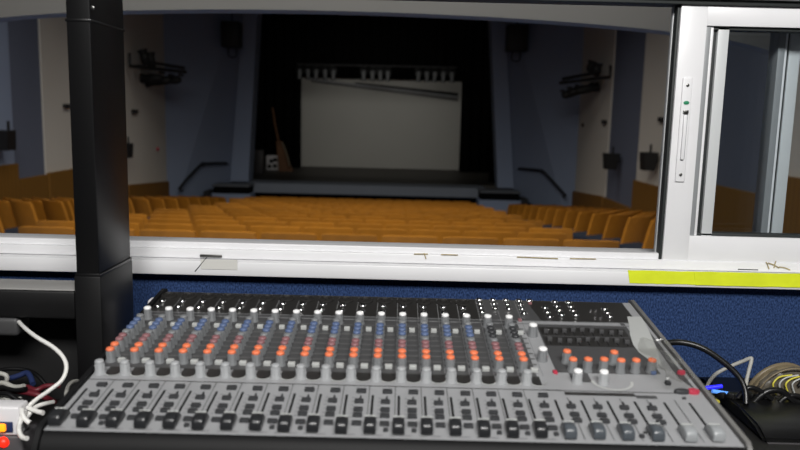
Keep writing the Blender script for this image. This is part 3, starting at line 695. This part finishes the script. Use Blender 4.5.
for s, nm, pts in ((-1, 'left', ((179, 189), (186, 180), (201, 164.5), (206, 163.5), (226, 163))), (1, 'right', ((565.5, 195.5), (556, 185), (543, 171.5), (538, 170), (519, 168.5)))):
    ps_ = []
    for (x, y) in pts:
        d_ = ray(x, y); sl = d_.x / d_.y; ks = SPL[s]; Y = ((4.62 + 19.6 * ks) / (sl + ks) if s > 0 else (-6.22 - 19.6 * ks) / (sl - ks)) - .42; ps_.append(at(x, y, Y))
    r = tag(empty('handrail', ps_[2]), 'dark sloping handrail on the blue splay wall %s of the stage steps' % ('behind the upright post side' if False else nm), 'handrail')
    b = bm_new(); tube(b, [p - ps_[2] for p in ps_], .035, 8, 4); mk('rail', b, 'boom', r, 60)
    for k in (0, 2, 4):
        p = ps_[k] - ps_[2]; b = bm_new(); tube(b, [p, p + Vector((s * .02, .40, -.08))], .025, 6, 0); mk('bracket', b, 'boom', r, 60)
# curtains
def curtain(name, x0, x1, Y, z0, z1, label, amp=.08, n=0):
    n = n or int(abs(x1 - x0) / .08); b = bm_new(); A = []; B = []
    for k in range(n + 1):
        x = x0 + (x1 - x0) * k / n; y = Y + amp * sin(k * 1.4) + .3 * amp * sin(k * .45)
        A.append(b.verts.new((x, y, z0))); B.append(b.verts.new((x, y, z1)))
    for k in range(n): b.faces.new((A[k], A[k + 1], B[k + 1], B[k]))
    o = mk(name, b, 'curtain', None, 80); m = o.modifiers.new('thick', 'SOLIDIFY'); m.thickness = .02
    return tag(o, label, 'curtain')
SY = 28.6
s0, s1 = at(302, 167, SY), at(457, 170, SY)
curtain('stage_curtain', -6.4, s0.x + .02, SY - .62, ZS + .01, CE - .02, 'black stage curtain hanging at the left side of the grey screen')
curtain('stage_curtain', s1.x + .02, 4.6, SY - .62, ZS + .01, CE - .02, 'black stage curtain hanging at the right side of the grey screen')
curtain('stage_border', -6.4, 4.6, SY - .26, at(380, 79, SY - .3).z, CE - .02, 'black curtain border hanging across the top of the grey screen')
curtain('stage_curtain', -6.4, at(254, 170, 23.6).x - .25, 23.6, ZS + .01, CE - .02, 'near black side curtain just behind the left proscenium column', .06)
curtain('stage_curtain', at(489, 170, 23.6).x, 4.6, 23.6, ZS + .01, CE - .02, 'near black side curtain just behind the right proscenium column', .06)
# screen with slanting batten
b = bm_new(); box2(b, (s0.x - .1, SY, ZS + .02), (s1.x + .1, SY + .03, at(380, 78, SY).z + .3)); tag(mk('projection_screen', b, 'screen'), 'large grey white screen hanging at the back of the stage', 'screen')
p, q = at(311, 79.5, SY - .10), at(458, 97, SY - .10)
sb = tag(empty('slanting_batten', p), 'slanting pale batten with dark shadow strips across the top of the screen', 'batten')
b = bm_new(); tube(b, [Vector((0, 0, 0)), q - p], .045, 10, 0); mk('pipe', b, 'lknob', sb, 60)
b = bm_new(); d = q - p; prism(b, [Vector((d.x * .3, .05, d.z * .3 + .02)), d + Vector((0, .05, .02)), d + Vector((0, .05, .15)), Vector((d.x * .3, .05, d.z * .3 + .10))], (0, .03, 0)); mk('shadow_strip', b, 'body', sb)  # dark strips stand for the shadows on both sides of the batten
b = bm_new(); prism(b, [Vector((0, .05, -.09)), d + Vector((0, .05, -.16)), d + Vector((0, .05, -.04)), Vector((0, .05, -.03))], (0, .03, 0)); mk('shadow_strip', b, 'cheek', sb)
# stage lighting bar and lanterns
LY = 26.4
p, q = at(297, 64.2, LY), at(457, 67.5, LY)
lb = tag(empty('lighting_bar', p), 'long lighting bar above the screen carrying fourteen small lanterns', 'lighting bar')
b = bm_new(); tube(b, [Vector((0, 0, 0)), q - p], .03, 8, 0); mk('pipe', b, 'boom', lb, 60)
for t in (.1, .5, .9):
    b = bm_new(); a = (q - p) * t; tube(b, [a, a + Vector((0, 0, CE - p.z))], .012, 6, 0); mk('suspension_wire', b, 'curtain', lb)
def lantern_mesh():
    r = empty('stage_lantern'); b = bm_new()
    lathe(b, [(.05, 0), (.075, .04), (.08, .12), (.07, .30), (.09, .32), (.09, .36), (.06, .38)], 14, Matrix.Translation((0, 0, -.10)) @ Matrix.Rotation(pi, 4, 'X')); mk('lamp_body', b, 'stagelamp', r, 40)
    b = bm_new(); tube(b, [(-.10, 0, -.25), (-.10, 0, -.05), (0, 0, -.02), (.10, 0, -.05), (.10, 0, -.25)], .012, 6, 3); mk('yoke', b, 'boom', r, 60)
    return r
proto = lantern_mesh(); kids = list(proto.children); first = True
for k, (x, y) in enumerate(zip((299.5, 307.4, 316.4, 324.8, 333.8, 363.6, 372.6, 380, 388, 418.7, 426.9, 435.6, 443.7, 451.9), [66] * 14)):
    if first: o = proto; first = False
    else:
        o = dupe(proto)
        for c in kids: dupe(c, o)
    o.location = p + (q - p) * ((x - 297) / 160.) + Vector((0, 0, -.05)); o.rotation_euler = (random.uniform(-.15, .15), random.uniform(-.06, .06), random.uniform(-.2, .2))
    tag(o, 'small grey stage lantern, %s from the left on the bar above the screen' % ORD[k], 'stage light', 'lanterns on the bar above the screen')
# things on the stage
p = at(272, 166, 26.5); wb = tag(empty('white_crate', (p.x, 26.7, ZS)), 'small white crate with dark holes on stage left of the screen', 'crate')
b = bm_new(); box2(b, (-.22, -.2, 0), (.22, .2, .52), 0, .02); mk('crate_body', b, 'wplastic', wb, 35)
for x, z in ((-.09, .14), (.10, .16), (-.02, .33), (.12, .38)):
    b = bm_new(); box2(b, (x - .07, -.215, z - .06), (x + .07, -.19, z + .06), 0, .01); mk('hole', b, 'curtain', wb, 35)
p0_, p1_ = at(285, 166, 26.2), at(279, 142, 26.6)
bd = tag(empty('leaning_board', (p0_.x, 26.2, ZS)), 'tall brown board with thin pole leaning beside the white crate', 'board')
o0 = Vector((p0_.x, 26.2, ZS))
b = bm_new(); prism(b, [Vector((-.22, 0, 0)), Vector((.28, 0, 0)), at(285, 150, 26.5) - o0, at(281, 141, 26.6) - o0, at(276, 141, 26.6) - o0], (0, .06, 0)); mk('board_panel', b, 'board', bd, 35)
b = bm_new(); tube(b, [at(290, 166, 26.15) - o0, at(286, 152, 26.4) - o0, at(282, 142, 26.55) - o0], .03, 8, 0); mk('pale_edge', b, 'bcable', bd)
b = bm_new(); tube(b, [at(279, 144, 26.55) - o0, at(275, 125, 26.8) - o0, at(272.5, 108, 27.0) - o0], .035, 8, 0); mk('pole', b, 'board', bd)
p = at(257.5, 175, 24.6); b = bm_new(); box2(b, (p.x - .15, 24.7, ZS), (p.x + .15, 25.0, ZS + .80), 0, .03); tag(mk('stage_speaker', b, 'gplastic', None, 35), 'grey upright box standing on stage by the left proscenium column', 'box')
# wall boxes (tapered, black)
def wy(x, y, s):   # distance at which the sight line meets the side wall
    d = ray(x, y); t = (XL if s < 0 else XR) / d.x; return d.y * t
def wallbox(x0, y0, x1, y1, Y, label, s):
    ox = x1 if s > 0 else x0
    Y = wy(ox, y1, s) - .12; a, c = at(x0, y0, Y), at(x1, y1, Y); w = abs(c.x - a.x) / 2; h = a.z - c.z; cx = (a.x + c.x) / 2
    r = tag(empty('wall_speaker', (cx, Y, c.z)), label, 'speaker', 'tapered black boxes on the side walls')
    b = bm_new(); prism(b, [(-w * .72, -.12, 0), (w * .72, -.12, 0), (w, -.16, h), (-w, -.16, h)], (0, .26, 0)); bmesh.ops.bevel(b, geom=list(b.edges), offset=.01, segments=1, affect='EDGES'); mk('case', b, 'boom', r, 35)
    xw = XL if s < 0 else XR; b = bm_new(); box2(b, (0, .0, h * .45), (xw + s * .005 - cx, .08, h * .55)); mk('bracket', b, 'boom', r)
    b = bm_new(); box2(b, (w * .2, .0, h), (w * .4, .05, h + .14)); mk('mount', b, 'boom', r)
wallbox(603.5, 153, 617.5, 169.5, 16.6, 'tapered black box on the cream bay at the right wall nearest the stage', 1)
wallbox(641, 152, 655, 170.5, 14.0, 'tapered black box on the right cream bay beside the window sash', 1)
wallbox(-2, 130, 14, 150.5, 11.9, 'tapered black box on the dark blue bay at far left wall', -1)
wallbox(120, 143, 132.5, 158, 16.6, 'tapered black box half hidden behind the black upright post', -1)
def vent(x, y, w, h, Y, label, s):
    p = at(x, y, Y); b = bm_new(); xw = XL if s < 0 else XR
    sz = w / 740 * Y; box(b, (xw - s * .03, p.y, p.z), (.06, sz * 2.2, h / 740 * Y), None, 0, .01); tag(mk('wall_vent', b, 'boom', None, 35), label, 'vent', 'small black wall fittings')
vent(605.5, 122, 5.5, 4, wy(605.5, 122, 1), 'small black fitting high on the right cream bay nearest the stage', 1)
vent(663, 119.5, 6, 4.5, wy(663, 119.5, 1), 'small black fitting on the right cream bay beside the window sash', 1)
vent(133.5, 111.5, 6, 4, wy(133.5, 111.5, -1), 'small black fitting on the left cream bay right of the upright post', -1)
vent(65.5, 106, 6, 4, wy(65.5, 106, -1), 'small black fitting on the left cream bay left of the upright post', -1)
for x, y, s, nm, m in ((583.5, 125, 1, 'tiny dark round sensor on the right cream bay', 'boom'), (157, 149, -1, 'tiny dull red round button on the left cream bay', 'red')):
    Y = wy(x, y, s); p = at(x, y, Y); b = bm_new(); lathe(b, [(.05, 0), (.05, .03), (.03, .05)], 12, Matrix.Translation(p) @ Matrix.Rotation(-s * pi / 2, 4, 'Y')); tag(mk('wall_button', b, m, None, 40), nm, 'button')
# wall booms of stage lights
def boom(s, brk, bars, lamps, side):
    Y = wy(*brk[0], s) - .25; P0 = at(*brk[0], Y)
    r = tag(empty('lighting_boom', P0), 'black lighting boom bracketed to the %s cream wall near the stage' % side, 'lighting boom', 'lighting booms on the side walls')
    b = bm_new(); tube(b, [at(x, y, Y) - P0 for x, y in brk], .035, 8, 0); mk('bracket', b, 'boom', r)
    for a, c in bars:
        b = bm_new(); tube(b, [at(*a, Y) - P0, at(*c, Y + 1.2) - P0], .04, 8, 0); mk('bar', b, 'boom', r)
    for k, (x, y, l, tilt) in enumerate(lamps):
        p = at(x, y, Y + .05 + .30 * (len(lamps) - k)); b = bm_new()
        lathe(b, [(.06, 0), (.10, .08), (.10, l * .6), (.085, l * .7), (.12, l)], 12, Matrix.Rotation(tilt, 4, 'Y'))
        box(b, (0, 0, .3 * 0 + .12), (.05, .3, .06))
        o = mk('theatre_lantern', b, 'boom', None, 40); o.location = p
        tag(o, 'black theatre lantern, %s from the stage end on the %s wall boom' % (ORD[k], side), 'stage light', 'lanterns on the wall booms')
boom(1, [(610.5, 65), (610, 77), (595, 78)], [((610, 77), (560, 83)), ((600, 72), (563, 79))], [(562, 96, .55, 1.25), (569, 93, .6, 1.3), (577, 91, .5, 1.35), (589, 72, .25, .3), (596, 76, .28, .1)], 'right')
boom(-1, [(129.5, 53), (130, 66), (145, 66)], [((130, 66), (186, 72)), ((148, 62), (184, 68))], [(181, 80, .5, -1.6), (171, 80, .6, -1.7), (162, 78, .5, -1.6), (152, 70, .4, -.1), (147, 65, .35, -.3)], 'left')
for x0, y0, x1, y1, nm, m in ((223, 22, 241, 48, 'dark loudspeaker hanging high in front of the left blue splay wall', 'left'), (507, 25, 526, 52, 'dark loudspeaker hanging high in front of the right blue splay wall', 'right')):
    a, c = at(x0, y0, 21.0), at(x1, y1, 21.0); r = tag(empty('hanging_speaker', ((a.x + c.x) / 2, 21, c.z)), nm, 'speaker')
    b = bm_new(); w = (c.x - a.x) / 2; box2(b, (-w, -.3, 0), (w, .25, a.z - c.z), 0, .03); mk('case', b, 'boom', r, 35)
    b = bm_new(); tube(b, [(-.1, 0, 0), (-.1, 0, -.22), (.1, 0, -.24), (.12, 0, 0)], .02, 6, 3); mk('yoke', b, 'boom', r)
    b = bm_new(); tube(b, [(0, 0, a.z - c.z), (0, 0, CE - c.z)], .02, 6, 0); mk('hanger', b, 'boom', r)
# curved fascia above the view
b = bm_new(); n = 48; h0, h1, RAD = R(.424), R(.575), 2.94; A = []
ycen = 3.168; x_c = -.28
for k in range(n + 1):
    t = -1.0 + 2.0 * k / n; x = x_c + RAD * sin(t); y = ycen + RAD * (1 - cos(t))
    A.append([b.verts.new(v) for v in ((x, y, h0), (x, y, h1), (x, y + .12, h1), (x, y + .12, h0))])
for P_, Q_ in zip(A, A[1:]):
    for k in range(4): b.faces.new((P_[k], Q_[k], Q_[(k + 1) % 4], P_[(k + 1) % 4]))
b.faces.new(A[0]); b.faces.new(list(reversed(A[-1]))); struct(mk('trim_ceiling_fascia', b, 'fascia', None, 60))

# ---------------------------------------------------------------- seats
def seat_proto():
    r = empty('theatre_chair'); W = .488
    b = bm_new(); nx, nz = 8, 6; F = []; K = []
    for j in range(nz + 1):
        rowf, rowk = [], []
        for i in range(nx + 1):
            x = (i / nx - .5) * W; z = .34 + .53 * j / nz
            if j == nz: z -= .012 * (abs(2 * i / nx - 1) ** 6)
            if j >= nz - 1: x *= 1 - .02 * (j - nz + 2)
            y = -.14 * (j / nz) - .045 * (1 - (2 * i / nx - 1) ** 2)
            rowf.append(b.verts.new((x, y - .035, z))); rowk.append(b.verts.new((x, y, z)))
        F.append(rowf); K.append(rowk)
    for G in (F, K):
        for j in range(nz):
            for i in range(nx): b.faces.new((G[j][i], G[j][i + 1], G[j + 1][i + 1], G[j + 1][i]))
    for j in range(nz):
        for i in (0, nx): b.faces.new((F[j][i], K[j][i], K[j + 1][i], F[j + 1][i]))
    for i in range(nx):
        for j in (0, nz): b.faces.new((F[j][i], F[j][i + 1], K[j][i + 1], K[j][i]))
    mk('backrest', b, 'seat', r, 50)
    b = bm_new(); box(b, (0, .20, .43), (.42, .40, .09), Matrix.Rotation(.08, 3, 'X'), 0, .025, 3); mk('seat_cushion', b, 'cushion', r, 45)
    b = bm_new()
    for s in (-1, 1):
        prism(b, [(s * .226, -.06, 0), (s * .226, .10, 0), (s * .226, .07, .36), (s * .226, -.02, .40)], (s * .018, 0, 0))
    box2(b, (-.226, -.02, .30), (.226, .06, .34)); mk('stand', b, 'ironwork', r, 35)
    return r
sp = seat_proto(); skids = list(sp.children); used = False; nseat = 0
def add_seat(x, y, z, rz, label, grp):
    global used, nseat
    if not used: o = sp; used = True
    else:
        o = dupe(sp)
        for c in skids: dupe(c, o)
    o.location = (x, y, z); o.rotation_euler = (0, 0, rz); tag(o, label, 'seat', grp); nseat += 1
PX = .518
plan = []
for k in range(17):
    Y = 20 - .85 * k; xl = -3.3 - .9 * max(0, (Y - 12) / 8) ** 1.2; n = int((1.9 - xl) / PX); sh = .5 * PX if k % 2 else 0
    c = 0
    for i in range(n):
        x = 1.9 - sh - (n - i - .5) * PX; pp = proj((x, Y, fc(Y) + .8))
        if -14 < pp[0] < 672: plan.append(('centre', k, c, x, Y, 0, fc(Y)))
        c += 1
ang = radians(32)
for side, xa_ in ((1, 2.80), (-1, -4.60)):
    for k in range(14):
        Y = 20.1 - .87 * k
        for i in range(4):
            x = xa_ + side * (.25 + .50 * i * cos(ang)); y = Y + .50 * i * sin(ang)
            pp = proj((x, y, fz(Y) + .8))
            if side < 0 and i == 3 or y > 20.2: continue
            if side > 0 and y > 19.1 and x > 4.62 - (y - 19.6) * .62 - .40: continue
            if side < 0 and y > 19.1 and x < -6.22 + (y - 19.6) * .62 + .40: continue
            if -20 < pp[0] < 668 and not (78 < pp[0] < 114): plan.append(('right' if side > 0 else 'left', k, i, x, y, side * ang, fz(y)))
for (blk, k, i, x, y, rz, z) in plan:
    if blk == 'centre': lab = 'orange theatre seat, %s from left in %s row from the stage, centre block' % (ORD[i], ORD[k])
    else: lab = 'orange theatre seat, %s from the aisle in %s row from the stage, %s block' % (ORD[i], ORD[k], blk)
    add_seat(x, y, z, rz, lab, 'orange seats of the %s block' % blk)
print('SEATS', nseat, len(plan))

# ================================================================ LIGHT
def area(name, loc, rot, sx, sy, pw, col=(1, 1, 1), spread=pi):
    l = bpy.data.lights.new(name, 'AREA'); l.shape = 'RECTANGLE'; l.size = sx; l.size_y = sy; l.energy = pw; l.color = col; l.spread = spread
    o = bpy.data.objects.new(name, l); C.objects.link(o); o.location = loc; o.rotation_euler = rot; return o
area('booth_ceiling_light', (.15, -.85, 2.5), (radians(34), 0, 0), 1.4, .5, 95, (1, .985, .96))
area('fascia_fill_light', (-.3, 1.75, 2.75), (radians(58), 0, 0), 4.5, .15, 24, (1, .985, .95), radians(150))  # added strip lamp, unseen, to brighten the fascia and seat backs
area('house_light', (AX, 3.6, CE - .05), (radians(30), 0, 0), 6.5, .6, 330, (1, .96, .89), radians(112))
area('house_light', (AX, 9.5, CE - .05), (radians(22), 0, 0), 6.5, .6, 150, (1, .96, .89), radians(112))
area('house_light', (AX, 15, CE - .05), (radians(5), 0, 0), 6.5, .6, 70, (1, .96, .89), radians(100))
area('screen_fill_light', (AX, 23.2, R(1.95)), (radians(68), 0, 0), 5, .6, 20, (1, .98, .93), radians(120))  # unseen lamp put in to light the screen evenly
w = bpy.data.worlds.new('world'); bpy.context.scene.world = w; w.use_nodes = True
w.node_tree.nodes['Background'].inputs['Color'].default_value = (.02, .022, .026, 1); w.node_tree.nodes['Background'].inputs['Strength'].default_value = .3

# ================================================================ CAMERA
cd = bpy.data.cameras.new('camera'); cam = bpy.data.objects.new('camera', cd); C.objects.link(cam)
cd.sensor_width = 36; cd.lens = FP / 800 * 36; cd.clip_start = .02; cd.clip_end = 200
cam.matrix_world = Matrix.Translation((0, 0, CZ)) @ Matrix(((RT.x, UP.x, -FW.x), (RT.y, UP.y, -FW.y), (RT.z, UP.z, -FW.z))).to_4x4()
cd.dof.use_dof = True; cd.dof.focus_distance = 1.28; cd.dof.aperture_fstop = 5.6
sc = bpy.context.scene; sc.camera = cam
vs = sc.view_settings; vs.view_transform = 'Standard'; vs.look = 'None'; vs.exposure = 0; vs.gamma = 1; vs.use_curve_mapping = False
